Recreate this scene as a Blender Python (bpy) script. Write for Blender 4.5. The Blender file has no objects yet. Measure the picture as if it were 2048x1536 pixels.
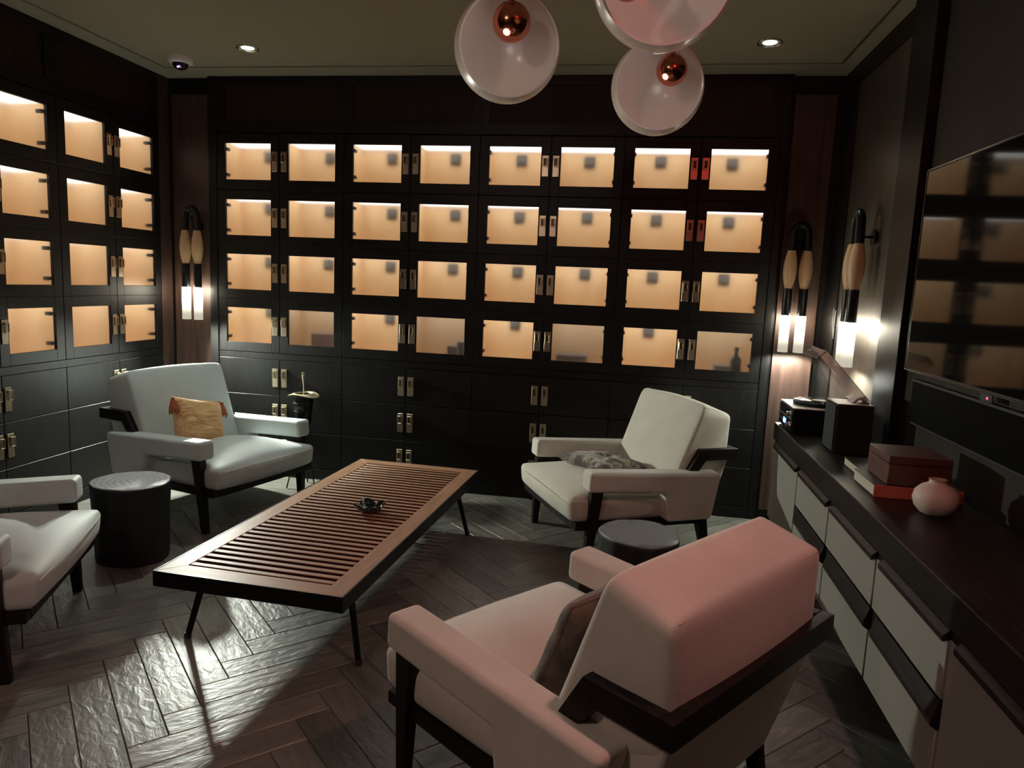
import bpy, bmesh, math, random
from mathutils import Vector, Matrix
random.seed(7)
sc = bpy.context.scene
COL = sc.collection
R = math.radians

# ------------------------------------------------------------------ camera
cam_d = bpy.data.cameras.new('camera')
cam_d.sensor_fit = 'HORIZONTAL'; cam_d.sensor_width = 36.0
cam_d.lens = 1435.77 / 2048 * 36.0
cam_d.clip_start = 0.05
CAM = Vector((2.8091, -4.6585, 1.4332))
CX = Vector((0.9850, 0.1672, 0.0428)); CY = -Vector((0.0649, -0.1295, -0.9895)); CZ = -Vector((-0.1599, 0.9774, -0.1384))
CX.normalize(); CZ = (CZ - CX * CZ.dot(CX)).normalized(); CY = CZ.cross(CX)
cam = bpy.data.objects.new('camera', cam_d); COL.objects.link(cam)
cam.matrix_world = Matrix(((CX.x, CY.x, CZ.x, CAM.x), (CX.y, CY.y, CZ.y, CAM.y), (CX.z, CY.z, CZ.z, CAM.z), (0, 0, 0, 1)))
sc.camera = cam
# ------------------------------------------------------------------ world, exposure, light levels
world = bpy.data.worlds.new('world'); sc.world = world; world.use_nodes = True
world.node_tree.nodes['Background'].inputs[0].default_value = (0.55, 0.5, 0.42, 1)
world.node_tree.nodes['Background'].inputs[1].default_value = 0.004
vs = sc.view_settings
vs.view_transform = 'Standard'; vs.look = 'None'; vs.gamma = 1.0; vs.use_curve_mapping = False
vs.exposure = 0.3
SCONCE = 19.0             # glowing sconce tubes
BEAM = 115.0               # light thrown down and out of each tube
LED = 1.75                # strips inside the lockers
SPOT = 42.0               # recessed ceiling spots
RED = 34.0                # red ceiling lamp
ROOM_FILL = 96.0               # added warm pink fill globe, unseen behind the viewer

def lamp(name, kind, loc, energy, color, parent=None, **kw):
    l = bpy.data.lights.new(name, kind); l.energy = energy; l.color = color
    for k, v in kw.items(): setattr(l, k, v)
    o = bpy.data.objects.new(name, l); COL.objects.link(o); o.location = loc
    if parent: o.parent = parent
    return o

# ------------------------------------------------------------------ materials
MATS = {}
def mat(name, base=(.5, .5, .5), rough=.5, metal=0., spec=.5, **kw):
    if name in MATS: return MATS[name]
    m = bpy.data.materials.new(name); m.use_nodes = True
    nt = m.node_tree; p = nt.nodes['Principled BSDF']
    p.inputs['Base Color'].default_value = (*base, 1); p.inputs['Roughness'].default_value = rough
    p.inputs['Metallic'].default_value = metal; p.inputs['Specular IOR Level'].default_value = spec
    for k, v in kw.items():
        p.inputs[k].default_value = (*v, 1) if isinstance(v, tuple) else v
    MATS[name] = m
    return m
def nodes(m): return m.node_tree.nodes, m.node_tree.links, m.node_tree.nodes['Principled BSDF']
def ramp(N, stops):
    r = N.new('ShaderNodeValToRGB'); e = r.color_ramp.elements
    while len(e) < len(stops): e.new(.5)
    for el, (p, c) in zip(e, stops): el.position = p; el.color = (*c, 1) if len(c) == 3 else c
    return r
def coords(N, L, scale, rnd=0., rot=(0, 0, 0)):
    tc = N.new('ShaderNodeTexCoord'); mp = N.new('ShaderNodeMapping')
    mp.inputs['Scale'].default_value = scale; mp.inputs['Rotation'].default_value = rot
    if rnd:
        oi = N.new('ShaderNodeObjectInfo'); mu = N.new('ShaderNodeMath'); mu.operation = 'MULTIPLY'
        mu.inputs[1].default_value = rnd; L.new(oi.outputs['Random'], mu.inputs[0])
        ad = N.new('ShaderNodeVectorMath'); ad.operation = 'ADD'
        L.new(tc.outputs['Object'], ad.inputs[0]); L.new(mu.outputs[0], ad.inputs[1]); L.new(ad.outputs[0], mp.inputs['Vector'])
    else: L.new(tc.outputs['Object'], mp.inputs['Vector'])
    return mp
def bump(N, L, p, height, strength, dist=.01):
    b = N.new('ShaderNodeBump'); b.inputs['Strength'].default_value = strength; b.inputs['Distance'].default_value = dist
    L.new(height, b.inputs['Height']); L.new(b.outputs[0], p.inputs['Normal'])
def wood(name, c0, c1, rough, scale, rnd=0., bmp=.15, rot=(0, 0, 0), spec=.5, tint=0.):
    m = mat(name, c0, rough, spec=spec); N, L, p = nodes(m)
    mp = coords(N, L, scale, rnd, rot)
    n1 = N.new('ShaderNodeTexNoise'); n1.inputs['Scale'].default_value = 1.0; n1.inputs['Detail'].default_value = 6; n1.inputs['Roughness'].default_value = .62; n1.inputs['Distortion'].default_value = .6
    L.new(mp.outputs[0], n1.inputs['Vector'])
    r = ramp(N, [(.3, c0), (.7, c1)]); L.new(n1.outputs['Fac'], r.inputs['Fac'])
    out = r.outputs['Color']
    if tint:
        oi = N.new('ShaderNodeObjectInfo'); mr = N.new('ShaderNodeMapRange')
        mr.inputs['To Min'].default_value = 1 - tint; mr.inputs['To Max'].default_value = 1 + tint
        L.new(oi.outputs['Random'], mr.inputs['Value'])
        mx = N.new('ShaderNodeVectorMath'); mx.operation = 'SCALE'; L.new(out, mx.inputs[0]); L.new(mr.outputs[0], mx.inputs['Scale'])
        out = mx.outputs[0]
    L.new(out, p.inputs['Base Color'])
    if bmp: bump(N, L, p, n1.outputs['Fac'], bmp, .004)
    return m

BLACKWOOD = wood('black_stained_oak', (.004, .0038, .0036), (.010, .0092, .0085), .42, (60, 60, 4), bmp=.12, spec=.27)
WALNUT = wood('dark_walnut', (.028, .015, .011), (.085, .046, .034), .45, (26, 26, 1.6), bmp=.1)
FRIEZE = wood('red_brown_panel', (.014, .006, .004), (.030, .013, .009), .55, (30, 30, 3), bmp=.1, spec=.25)
CEDAR = wood('cedar_lining', (.80, .54, .27), (.90, .66, .38), .7, (14, 14, 3), bmp=.05, rnd=9.)
CHAIRWOOD = wood('ebony_stained_ash', (.008, .006, .005), (.017, .013, .010), .45, (20, 20, 60), bmp=.08, spec=.2)
BENCHWOOD = wood('oiled_teak', (.29, .15, .082), (.45, .25, .145), .48, (5, 40, 40), bmp=.2, rnd=5., spec=.35)
BENCHEND = wood('oiled_teak_lengthwise', (.29, .15, .082), (.45, .25, .145), .48, (40, 5, 40), bmp=.2, rnd=5., spec=.35)
TOPWOOD = wood('dark_counter_oak', (.010, .008, .006), (.024, .018, .014), .34, (50, 5, 50), bmp=.25, spec=.22)
BOXWOOD = wood('mahogany_box_wood', (.075, .026, .017), (.15, .055, .036), .42, (60, 6, 60), bmp=.06)
SCONCEWOOD = wood('pale_beech', (.52, .33, .17), (.66, .44, .25), .45, (40, 40, 5), bmp=.05)
RIGHTPANEL = wood('grey_brown_veneer', (.045, .036, .028), (.085, .068, .052), .36, (22, 22, 1.4), bmp=.06)
WALLDARK = wood('dark_wall_panel', (.020, .016, .011), (.032, .025, .017), .6, (8, 8, 2), bmp=.05, spec=.25)

# floor planks
PLANK = mat('grey_oak_plank', (.13, .125, .105), .36); N, L, p = nodes(PLANK)
mp = coords(N, L, (2.2, 13, 13), 31.)
n1 = N.new('ShaderNodeTexNoise'); n1.inputs['Scale'].default_value = 1.6; n1.inputs['Detail'].default_value = 8; n1.inputs['Roughness'].default_value = .65; n1.inputs['Distortion'].default_value = 1.4
L.new(mp.outputs[0], n1.inputs['Vector'])
r = ramp(N, [(.25, (.095, .092, .080)), (.5, (.160, .157, .136)), (.78, (.250, .246, .214))]); L.new(n1.outputs['Fac'], r.inputs['Fac'])
oi = N.new('ShaderNodeObjectInfo'); mr = N.new('ShaderNodeMapRange'); mr.inputs['To Min'].default_value = .72; mr.inputs['To Max'].default_value = 1.28
L.new(oi.outputs['Random'], mr.inputs['Value'])
mx = N.new('ShaderNodeVectorMath'); mx.operation = 'SCALE'; L.new(r.outputs['Color'], mx.inputs[0]); L.new(mr.outputs[0], mx.inputs['Scale'])
L.new(mx.outputs[0], p.inputs['Base Color'])
wv = N.new('ShaderNodeTexWave'); wv.bands_direction = 'Y'; wv.inputs['Scale'].default_value = .55; wv.inputs['Distortion'].default_value = 9; wv.inputs['Detail'].default_value = 4; wv.inputs['Detail Scale'].default_value = .5
L.new(mp.outputs[0], wv.inputs['Vector'])
n2 = N.new('ShaderNodeTexNoise'); n2.inputs['Scale'].default_value = 24; n2.inputs['Detail'].default_value = 7; n2.inputs['Distortion'].default_value = .8
mp2 = coords(N, L, (.7, 1.5, 1), 31.); L.new(mp2.outputs[0], n2.inputs['Vector'])
ad = N.new('ShaderNodeMath'); ad.operation = 'MULTIPLY_ADD'; ad.inputs[1].default_value = .10
L.new(wv.outputs['Fac'], ad.inputs[0]); L.new(n2.outputs['Fac'], ad.inputs[2])
bump(N, L, p, ad.outputs[0], .36, .008)
SUBFLOOR = mat('dark_subfloor', (.012, .011, .010), .8)

def fabric(name, c, stripes, tex=.12):
    m = mat(name, c, .85, spec=.25, **{'Sheen Weight': .25, 'Sheen Roughness': .5}); N, L, p = nodes(m)
    tc = N.new('ShaderNodeTexCoord'); nz = N.new('ShaderNodeTexNoise'); nz.inputs['Scale'].default_value = 260; nz.inputs['Detail'].default_value = 3
    L.new(tc.outputs['Object'], nz.inputs['Vector'])
    nb = N.new('ShaderNodeTexNoise'); nb.inputs['Scale'].default_value = 7; nb.inputs['Detail'].default_value = 3
    L.new(tc.outputs['Object'], nb.inputs['Vector'])
    r = ramp(N, [(.3, tuple(v * .9 for v in c)), (.7, c)]); L.new(nb.outputs['Fac'], r.inputs['Fac'])
    h = nz.outputs['Fac']
    if stripes:
        wv = N.new('ShaderNodeTexWave'); wv.bands_direction = 'X'; wv.inputs['Scale'].default_value = 19; wv.inputs['Distortion'].default_value = .3
        L.new(tc.outputs['Object'], wv.inputs['Vector'])
        ad = N.new('ShaderNodeMath'); ad.operation = 'MULTIPLY_ADD'; ad.inputs[1].default_value = stripes
        L.new(wv.outputs['Fac'], ad.inputs[0]); L.new(nz.outputs['Fac'], ad.inputs[2]); h = ad.outputs[0]
        mxx = N.new('ShaderNodeMix'); mxx.data_type = 'RGBA'; mxx.blend_type = 'MULTIPLY'; mxx.inputs[0].default_value = .55
        rr = ramp(N, [(.05, (.52, .49, .42)), (.55, (1, 1, 1))]); L.new(wv.outputs['Fac'], rr.inputs['Fac'])
        L.new(r.outputs['Color'], mxx.inputs[6]); L.new(rr.outputs['Color'], mxx.inputs[7]); L.new(mxx.outputs[2], p.inputs['Base Color'])
    else: L.new(r.outputs['Color'], p.inputs['Base Color'])
    bump(N, L, p, h, tex, .004)
    return m
CREAM_RIB = fabric('cream_ribbed_fabric', (.72, .70, .61), 1.0)
CREAM = fabric('cream_fabric', (.70, .66, .59), 0)
COOL = fabric('pale_grey_leather', (.54, .60, .585), 0, .06); MATS['pale_grey_leather'].node_tree.nodes['Principled BSDF'].inputs['Roughness'].default_value = .6
PIPING = mat('cream_piping', (.6, .56, .47), .8)
def wrinkled(name, c0, c1, sc_, bs, dist=.02, scale=(1, 1, 1)):
    m = mat(name, c0, .9, spec=.2, **{'Sheen Weight': .3}); N, L, p = nodes(m)
    mp = coords(N, L, scale)
    n = N.new('ShaderNodeTexNoise'); n.inputs['Scale'].default_value = sc_; n.inputs['Detail'].default_value = 4; n.inputs['Distortion'].default_value = 1.2
    L.new(mp.outputs[0], n.inputs['Vector'])
    r = ramp(N, [(.35, c0), (.65, c1)]); L.new(n.outputs['Fac'], r.inputs['Fac']); L.new(r.outputs['Color'], p.inputs['Base Color'])
    bump(N, L, p, n.outputs['Fac'], bs, dist)
    return m
ORANGE = wrinkled('rust_orange_linen', (.80, .46, .20), (.90, .58, .28), 7, .6, .05, (1, 3.5, 3.5))
TASSEL = mat('terracotta_yarn', (.42, .12, .06), .9)
PATTERN = wrinkled('marbled_brown_print', (.13, .115, .10), (.46, .42, .36), 14, .25)
MATS['marbled_brown_print'].node_tree.nodes['Color Ramp'].color_ramp.elements[0].position = .45
MATS['marbled_brown_print'].node_tree.nodes['Color Ramp'].color_ramp.elements[1].position = .56
DARKPRINT = wrinkled('dark_brown_print', (.045, .032, .024), (.16, .11, .08), 10, .3)
TAUPE = wrinkled('taupe_cushion', (.20, .16, .12), (.27, .22, .17), 6, .3)

CEIL = mat('painted_ceiling', (.34, .315, .235), .75); N, L, p = nodes(CEIL)
tcn = N.new('ShaderNodeTexCoord'); nz = N.new('ShaderNodeTexNoise'); nz.inputs['Scale'].default_value = 90; L.new(tcn.outputs['Object'], nz.inputs['Vector']); bump(N, L, p, nz.outputs['Fac'], .05, .003)
GAP = mat('shadow_gap', (.006, .006, .005), .8)
BLACKMETAL = mat('black_metal', (.012, .012, .012), .35, .6)
BLACKMATTE = mat('black_matte', (.012, .012, .012), .6)
BRASS = mat('antique_brass', (.52, .44, .31), .30, 1.0)
DARKBRASS = mat('shadowed_bronze', (.12, .09, .06), .4, 1.0)
COPPER = mat('polished_copper', (.62, .20, .12), .16, 1.0)
GOLD = mat('brushed_gold', (.66, .56, .36), .5, .55)
CHROME = mat('satin_chrome', (.75, .75, .74), .22, 1.0)
WHITEPL = mat('white_plastic', (.72, .70, .66), .4)
DOMEBLK = mat('smoked_dome', (.01, .01, .015), .06)
SCREEN = mat('tv_screen_glass', (.006, .006, .006), .06, spec=.2)
BLACKGLASS = mat('black_glass', (.008, .010, .010), .08, spec=.9)
SMOKED = mat('clear_acrylic', (.86, .80, .79), .04, **{'Transmission Weight': .95, 'IOR': 1.25})
PAPER = mat('book_pages', (.62, .57, .46), .8)
REDCOVER = mat('red_book_cover', (.55, .12, .07), .55)
DARKCOVER = mat('dark_book_cover', (.035, .028, .022), .4)
VASE = mat('pink_white_ceramic', (.66, .54, .47), .55)
DRAWER = mat('grey_linen_front', (.29, .275, .24), .85); N, L, p = nodes(DRAWER)
tcn = N.new('ShaderNodeTexCoord'); nz = N.new('ShaderNodeTexNoise'); nz.inputs['Scale'].default_value = 300; L.new(tcn.outputs['Object'], nz.inputs['Vector']); bump(N, L, p, nz.outputs['Fac'], .12, .003)
STUMPSIDE = wood('charred_bark', (.006, .006, .006), (.02, .019, .018), .6, (30, 30, 4), bmp=.8)
FROST = mat('frosted_locker_glass', (.97, .97, .95), .29, **{'Transmission Weight': 1.0, 'IOR': 1.22}); N, L, p = nodes(FROST)
tcn = N.new('ShaderNodeTexCoord'); nz = N.new('ShaderNodeTexNoise'); nz.inputs['Scale'].default_value = 22; nz.inputs['Detail'].default_value = 3; L.new(tcn.outputs['Object'], nz.inputs['Vector']); bump(N, L, p, nz.outputs['Fac'], .03, .01)
trl = N.new('ShaderNodeBsdfTranslucent'); trl.inputs[0].default_value = (.85, .87, .92, 1); mxf = N.new('ShaderNodeMixShader'); mxf.inputs[0].default_value = .025
L.new(p.outputs[0], mxf.inputs[1]); L.new(trl.outputs[0], mxf.inputs[2]); L.new(mxf.outputs[0], N['Material Output'].inputs[0])

def emit(name, color, strength):
    m = bpy.data.materials.new(name); m.use_nodes = True; nt = m.node_tree
    nt.nodes.remove(nt.nodes['Principled BSDF']); e = nt.nodes.new('ShaderNodeEmission')
    e.inputs[0].default_value = (*color, 1); e.inputs[1].default_value = strength
    nt.links.new(e.outputs[0], nt.nodes['Material Output'].inputs[0]); MATS[name] = m
    return m, e
LEDM, _ = emit('locker_led', (1.0, .965, .93), LED)
LEDDIM, _ = emit('locker_led_dim', (.93, .93, 1.0), LED * .62)
DOWNM, _ = emit('downlight_lens', (.85, 1.0, .86), 3.0)
REDM, _ = emit('red_lamp_glow', (1.0, .10, .07), 6.0)
DISPM, _ = emit('blue_display', (.12, .34, 1.0), 1.6)
DISPT, _ = emit('blue_display_digits', (.55, .8, 1.0), 2.2)
REDLED, _ = emit('red_standby', (1.0, .05, .08), 5.0)
VIOLET, _ = emit('violet_indicator', (.55, .30, 1.0), 2.0)
TUBE, e = emit('sconce_tube_glow', (1.0, .92, .72), SCONCE)
nt = TUBE.node_tree; tcn = nt.nodes.new('ShaderNodeTexCoord'); sx = nt.nodes.new('ShaderNodeSeparateXYZ'); mr = nt.nodes.new('ShaderNodeMapRange')
nt.links.new(tcn.outputs['Object'], sx.inputs[0]); nt.links.new(sx.outputs['Z'], mr.inputs['Value'])
mr.inputs['From Min'].default_value = 0.0; mr.inputs['From Max'].default_value = .215
mr.inputs['To Min'].default_value = SCONCE * .01; mr.inputs['To Max'].default_value = SCONCE * 1.9
pw = nt.nodes.new('ShaderNodeMath'); pw.operation = 'POWER'; pw.inputs[1].default_value = 4.0
mr.inputs['To Min'].default_value = .02; mr.inputs['To Max'].default_value = 1.0
ml = nt.nodes.new('ShaderNodeMath'); ml.operation = 'MULTIPLY_ADD'; ml.inputs[1].default_value = SCONCE * 2.6; ml.inputs[2].default_value = .45
nt.links.new(mr.outputs[0], pw.inputs[0]); nt.links.new(pw.outputs[0], ml.inputs[0]); nt.links.new(ml.outputs[0], e.inputs[1])
# milky pendant glass: reflects and passes light, no see-through
MILK = bpy.data.materials.new('milky_glass'); MILK.use_nodes = True; nt = MILK.node_tree; p = nt.nodes['Principled BSDF']
p.inputs['Base Color'].default_value = (.80, .73, .68, 1); p.inputs['Roughness'].default_value = .30; p.inputs['Coat Weight'].default_value = .3; p.inputs['Coat Roughness'].default_value = .12
tr = nt.nodes.new('ShaderNodeBsdfTranslucent'); tr.inputs[0].default_value = (.8, .7, .62, 1); mxs = nt.nodes.new('ShaderNodeMixShader'); mxs.inputs[0].default_value = .30
nt.links.new(p.outputs[0], mxs.inputs[1]); nt.links.new(tr.outputs[0], mxs.inputs[2]); nt.links.new(mxs.outputs[0], nt.nodes['Material Output'].inputs[0])
# stump tops: growth rings
def ringtop(name, c0, c1, cx, cy):
    m = mat(name, c0, .5); N, L, p = nodes(m)
    tc = N.new('ShaderNodeTexCoord'); mp = N.new('ShaderNodeMapping'); mp.inputs['Location'].default_value = (-cx, -cy, 0)
    L.new(tc.outputs['Object'], mp.inputs['Vector'])
    wv = N.new('ShaderNodeTexWave'); wv.wave_type = 'RINGS'; wv.rings_direction = 'Z'; wv.inputs['Scale'].default_value = 11; wv.inputs['Distortion'].default_value = 5.5; wv.inputs['Detail'].default_value = 2; wv.inputs['Detail Scale'].default_value = 1.2
    L.new(mp.outputs[0], wv.inputs['Vector'])
    r = ramp(N, [(.2, c0), (.7, c1)]); L.new(wv.outputs['Fac'], r.inputs['Fac']); L.new(r.outputs['Color'], p.inputs['Base Color'])
    bump(N, L, p, wv.outputs['Fac'], .3, .004)
    return m
STUMPPALE = ringtop('pale_ringed_top', (.46, .50, .52), (.60, .64, .66), .06, .03)
STUMPGREY = ringtop('slate_ringed_top', (.105, .112, .118), (.122, .128, .135), .05, .02)

# ------------------------------------------------------------------ geometry helpers
class MB:
    def __init__(s): s.bm = bmesh.new()
    def box(s, x0, x1, y0, y1, z0, z1, bev=0., seg=2, mi=0):
        r = bmesh.ops.create_cube(s.bm, size=1.0); vs_ = r['verts']
        for v in vs_: v.co = Vector(((x0 + x1) / 2 + v.co.x * (x1 - x0), (y0 + y1) / 2 + v.co.y * (y1 - y0), (z0 + z1) / 2 + v.co.z * (z1 - z0)))
        fs = list({f for v in vs_ for f in v.link_faces})
        for f in fs: f.material_index = mi
        if bev:
            es = list({e for v in vs_ for e in v.link_edges})
            bmesh.ops.bevel(s.bm, geom=es, offset=bev, segments=seg, affect='EDGES', profile=.5)
        return s
    def prism(s, poly, a0, a1, axis='x', bev=0., seg=2, mi=0):
        # poly: list of 2D points in the plane across axis (x: (y,z), y: (x,z), z: (x,y))
        def P(u, v, a): return {'x': (a, u, v), 'y': (u, a, v), 'z': (u, v, a)}[axis]
        A = [s.bm.verts.new(P(u, v, a0)) for u, v in poly]; B = [s.bm.verts.new(P(u, v, a1)) for u, v in poly]
        n = len(poly); fs = [s.bm.faces.new(A), s.bm.faces.new(list(reversed(B)))]
        for i in range(n): fs.append(s.bm.faces.new((A[i], B[i], B[(i + 1) % n], A[(i + 1) % n])))
        bmesh.ops.recalc_face_normals(s.bm, faces=fs)
        for f in fs: f.material_index = mi
        if bev: bmesh.ops.bevel(s.bm, geom=list({e for f in fs for e in f.edges}), offset=bev, segments=seg, affect='EDGES', profile=.5)
        return s
    def hexa(s, c8, bev=0., seg=2, mi=0):
        # c8: bottom 4 (ccw) then top 4
        V = [s.bm.verts.new(c) for c in c8]
        fs = [s.bm.faces.new([V[i] for i in q]) for q in ((3, 2, 1, 0), (4, 5, 6, 7), (0, 1, 5, 4), (1, 2, 6, 5), (2, 3, 7, 6), (3, 0, 4, 7))]
        bmesh.ops.recalc_face_normals(s.bm, faces=fs)
        for f in fs: f.material_index = mi
        if bev: bmesh.ops.bevel(s.bm, geom=list({e for f in fs for e in f.edges}), offset=bev, segments=seg, affect='EDGES', profile=.5)
        return s
    def lathe(s, prof, seg=24, c=(0, 0, 0), mi=0, cap=True, frm=None):
        rows = []
        for r, z in prof:
            if r < 1e-6: rows.append([s.bm.verts.new(Vector(c) + Vector((0, 0, z)))])
            else: rows.append([s.bm.verts.new(Vector(c) + Vector((r * math.cos(2 * math.pi * i / seg), r * math.sin(2 * math.pi * i / seg), z))) for i in range(seg)])
        fs = []
        for a, b in zip(rows, rows[1:]):
            for i in range(seg):
                j = (i + 1) % seg
                if len(a) == 1 and len(b) == 1: continue
                if len(a) == 1: fs.append(s.bm.faces.new((a[0], b[j], b[i])))
                elif len(b) == 1: fs.append(s.bm.faces.new((a[i], a[j], b[0])))
                else: fs.append(s.bm.faces.new((a[i], a[j], b[j], b[i])))
        if cap:
            if len(rows[0]) > 1: fs.append(s.bm.faces.new(list(reversed(rows[0]))))
            if len(rows[-1]) > 1: fs.append(s.bm.faces.new(rows[-1]))
        for f in fs: f.material_index = mi
        if frm is not None: bmesh.ops.transform(s.bm, matrix=frm, verts=list({v for f in fs for v in f.verts}))
        return s
    def tube(s, path, r, seg=8, mi=0, radii=None):
        path = [Vector(q) for q in path]; rows = []; up = None
        for i, q in enumerate(path):
            d = (path[min(i + 1, len(path) - 1)] - path[max(i - 1, 0)]).normalized()
            if up is None: up = d.orthogonal().normalized()
            up = (up - d * up.dot(d)).normalized(); w = d.cross(up); rr = radii[i] if radii else r
            rows.append([s.bm.verts.new(q + (up * math.cos(2 * math.pi * k / seg) + w * math.sin(2 * math.pi * k / seg)) * rr) for k in range(seg)])
        fs = []
        for a, b in zip(rows, rows[1:]):
            for i in range(seg): fs.append(s.bm.faces.new((a[i], a[(i + 1) % seg], b[(i + 1) % seg], b[i])))
        fs.append(s.bm.faces.new(list(reversed(rows[0])))); fs.append(s.bm.faces.new(rows[-1]))
        bmesh.ops.recalc_face_normals(s.bm, faces=fs)
        for f in fs: f.material_index = mi
        return s
    def soft(s, c8, rad=.03, n=8, puff=(0, 0, 0), mi=0, rf=None):
        # rounded, puffed cushion filling the hexahedron c8 (bottom ccw 4, top ccw 4); puff along u, v, w
        c8 = [Vector(c) for c in c8]
        du = (c8[1] - c8[0]).length; dv = (c8[3] - c8[0]).length; dw = (c8[4] - c8[0]).length
        half = Vector((du / 2, dv / 2, dw / 2)); cache = {}; fs = []
        rad = min(rad, min(half) * .98)
        def tri(u, v, w):
            b = c8[0] * (1 - u) * (1 - v) + c8[1] * u * (1 - v) + c8[2] * u * v + c8[3] * (1 - u) * v
            t = c8[4] * (1 - u) * (1 - v) + c8[5] * u * (1 - v) + c8[6] * u * v + c8[7] * (1 - u) * v
            return b * (1 - w) + t * w
        def vert(g):
            if g in cache: return cache[g]
            q = Vector([sp(t) * h for t, h in zip(g, half)])
            inner = Vector([max(-(h - rad), min(h - rad, a)) for a, h in zip(q, half)])
            d = q - inner
            if d.length > 1e-9: q = inner + d.normalized() * rad
            a = [q[i] / half[i] for i in range(3)]
            for i in range(3):
                j, k = (i + 1) % 3, (i + 2) % 3
                if puff[i]: q[i] += (1 if a[i] > 0 else -1) * abs(a[i]) ** 3 * puff[i] * max(0, 1 - a[j] ** 2) * max(0, 1 - a[k] ** 2)
            u, v, w = [(q[i] / half[i] + 1) / 2 for i in range(3)]
            cache[g] = s.bm.verts.new(tri(u, v, w)); return cache[g]
        def sp(t):      # denser near the ends
            t = t / n * 2 - 1
            return math.copysign(1 - (1 - abs(t)) ** 1.5, t)
        for ax in range(3):
            for side in (0, n):
                for i in range(n):
                    for j in range(n):
                        q = []
                        for (a, b) in ((i, j), (i + 1, j), (i + 1, j + 1), (i, j + 1)):
                            g = [0, 0, 0]; g[ax] = side; g[(ax + 1) % 3] = a; g[(ax + 2) % 3] = b; q.append(vert(tuple(g)))
                        if side == 0: q.reverse()
                        f = s.bm.faces.new(q); f.material_index = mi; fs.append(f)
        return s
    def mesh(s, name, mats, smooth=40):
        me = bpy.data.meshes.new(name); s.bm.to_mesh(me); s.bm.free()
        for m_ in (mats if isinstance(mats, (list, tuple)) else [mats]): me.materials.append(m_)
        if smooth:
            me.shade_smooth(); me.set_sharp_from_angle(angle=R(smooth))
        return me
    def build(s, name, mats, parent=None, smooth=40, wn=False, loc=(0, 0, 0), rot=(0, 0, 0)):
        return put(name, s.mesh(name, mats, smooth), parent, loc, rot, wn)

def put(name, me, parent=None, loc=(0, 0, 0), rot=(0, 0, 0), wn=False):
    o = bpy.data.objects.new(name, me); COL.objects.link(o); o.location = loc; o.rotation_euler = rot
    if parent: o.parent = parent
    if wn: w = o.modifiers.new('weighted', 'WEIGHTED_NORMAL'); w.keep_sharp = True
    return o
def thing(name, label, cat, loc=(0, 0, 0), rz=0., group=None):
    o = bpy.data.objects.new(name, None); COL.objects.link(o); o.location = loc; o.rotation_euler = (0, 0, rz); o.empty_display_size = .1
    return tag(o, label, cat, group)
def tag(o, label, cat, group=None):
    o['label'] = label; o['category'] = cat
    if group: o['group'] = group
    return o
def struct(o, label=None):
    o['kind'] = 'structure'
    if label: o['label'] = label
    return o
def text(name, body, size, mat_, parent, loc, rot):
    cu = bpy.data.curves.new(name, 'FONT'); cu.body = body; cu.size = size; cu.align_x = 'CENTER'; cu.align_y = 'CENTER'; cu.extrude = .0004
    cu.materials.append(mat_)
    o = bpy.data.objects.new(name, cu); COL.objects.link(o); o.parent = parent; o.location = loc; o.rotation_euler = rot
    return o

# ------------------------------------------------------------------ room shell
XL, XR, YB, YF, ZC = -.447, 3.98, 0.0, -6.0, 2.73
FRONT_Y = 0.0
# sub-floor and herringbone planks
fl = struct(MB().box(XL - .5, XR + .1, YF - .1, YB + .5, -.06, -.013).build('floor', SUBFLOOR, smooth=0), 'grey brown oak herringbone plank floor')
w_, NL = .1185, 5
ORG = Vector((1.475, -2.799)); XH = Vector((-1, 1)).normalized(); YH = Vector((1, 1)).normalized(); ORG -= YH * w_
def clip(poly, x0, x1, y0, y1):
    for ax, val, sg in ((0, x0, 1), (0, x1, -1), (1, y0, 1), (1, y1, -1)):
        out = []
        for i in range(len(poly)):
            a, b = poly[i], poly[(i + 1) % len(poly)]; da, db = (a[ax] - val) * sg, (b[ax] - val) * sg
            if da >= 0: out.append(a)
            if (da >= 0) != (db >= 0):
                t = da / (da - db); out.append((a[0] + (b[0] - a[0]) * t, a[1] + (b[1] - a[1]) * t))
        poly = out
        if not poly: return []
    return poly
def area(p): return abs(sum(p[i][0] * p[(i + 1) % len(p)][1] - p[(i + 1) % len(p)][0] * p[i][1] for i in range(len(p)))) / 2
def plank_mesh(poly):
    bm = bmesh.new(); c = Vector((sum(q[0] for q in poly) / len(poly), sum(q[1] for q in poly) / len(poly)))
    def ins(d):
        out = []
        for q in poly:
            v = Vector(q) - c; out.append(c + v - Vector((math.copysign(min(d, abs(v.x)), v.x), math.copysign(min(d, abs(v.y)), v.y))))
        return out
    rows = [[bm.verts.new((*q, z)) for q in ins(d)] for d, z in ((.0010, -.013), (.0010, -.0018), (.0030, 0.))]
    n = len(poly)
    for a, b in zip(rows, rows[1:]):
        for i in range(n): bm.faces.new((a[i], a[(i + 1) % n], b[(i + 1) % n], b[i]))
    bm.faces.new(rows[-1]); bmesh.ops.recalc_face_normals(bm, faces=bm.faces[:])
    me = bpy.data.meshes.new('plank'); bm.to_mesh(me); bm.free(); me.materials.append(PLANK); return me
full = None; planks = []
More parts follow.
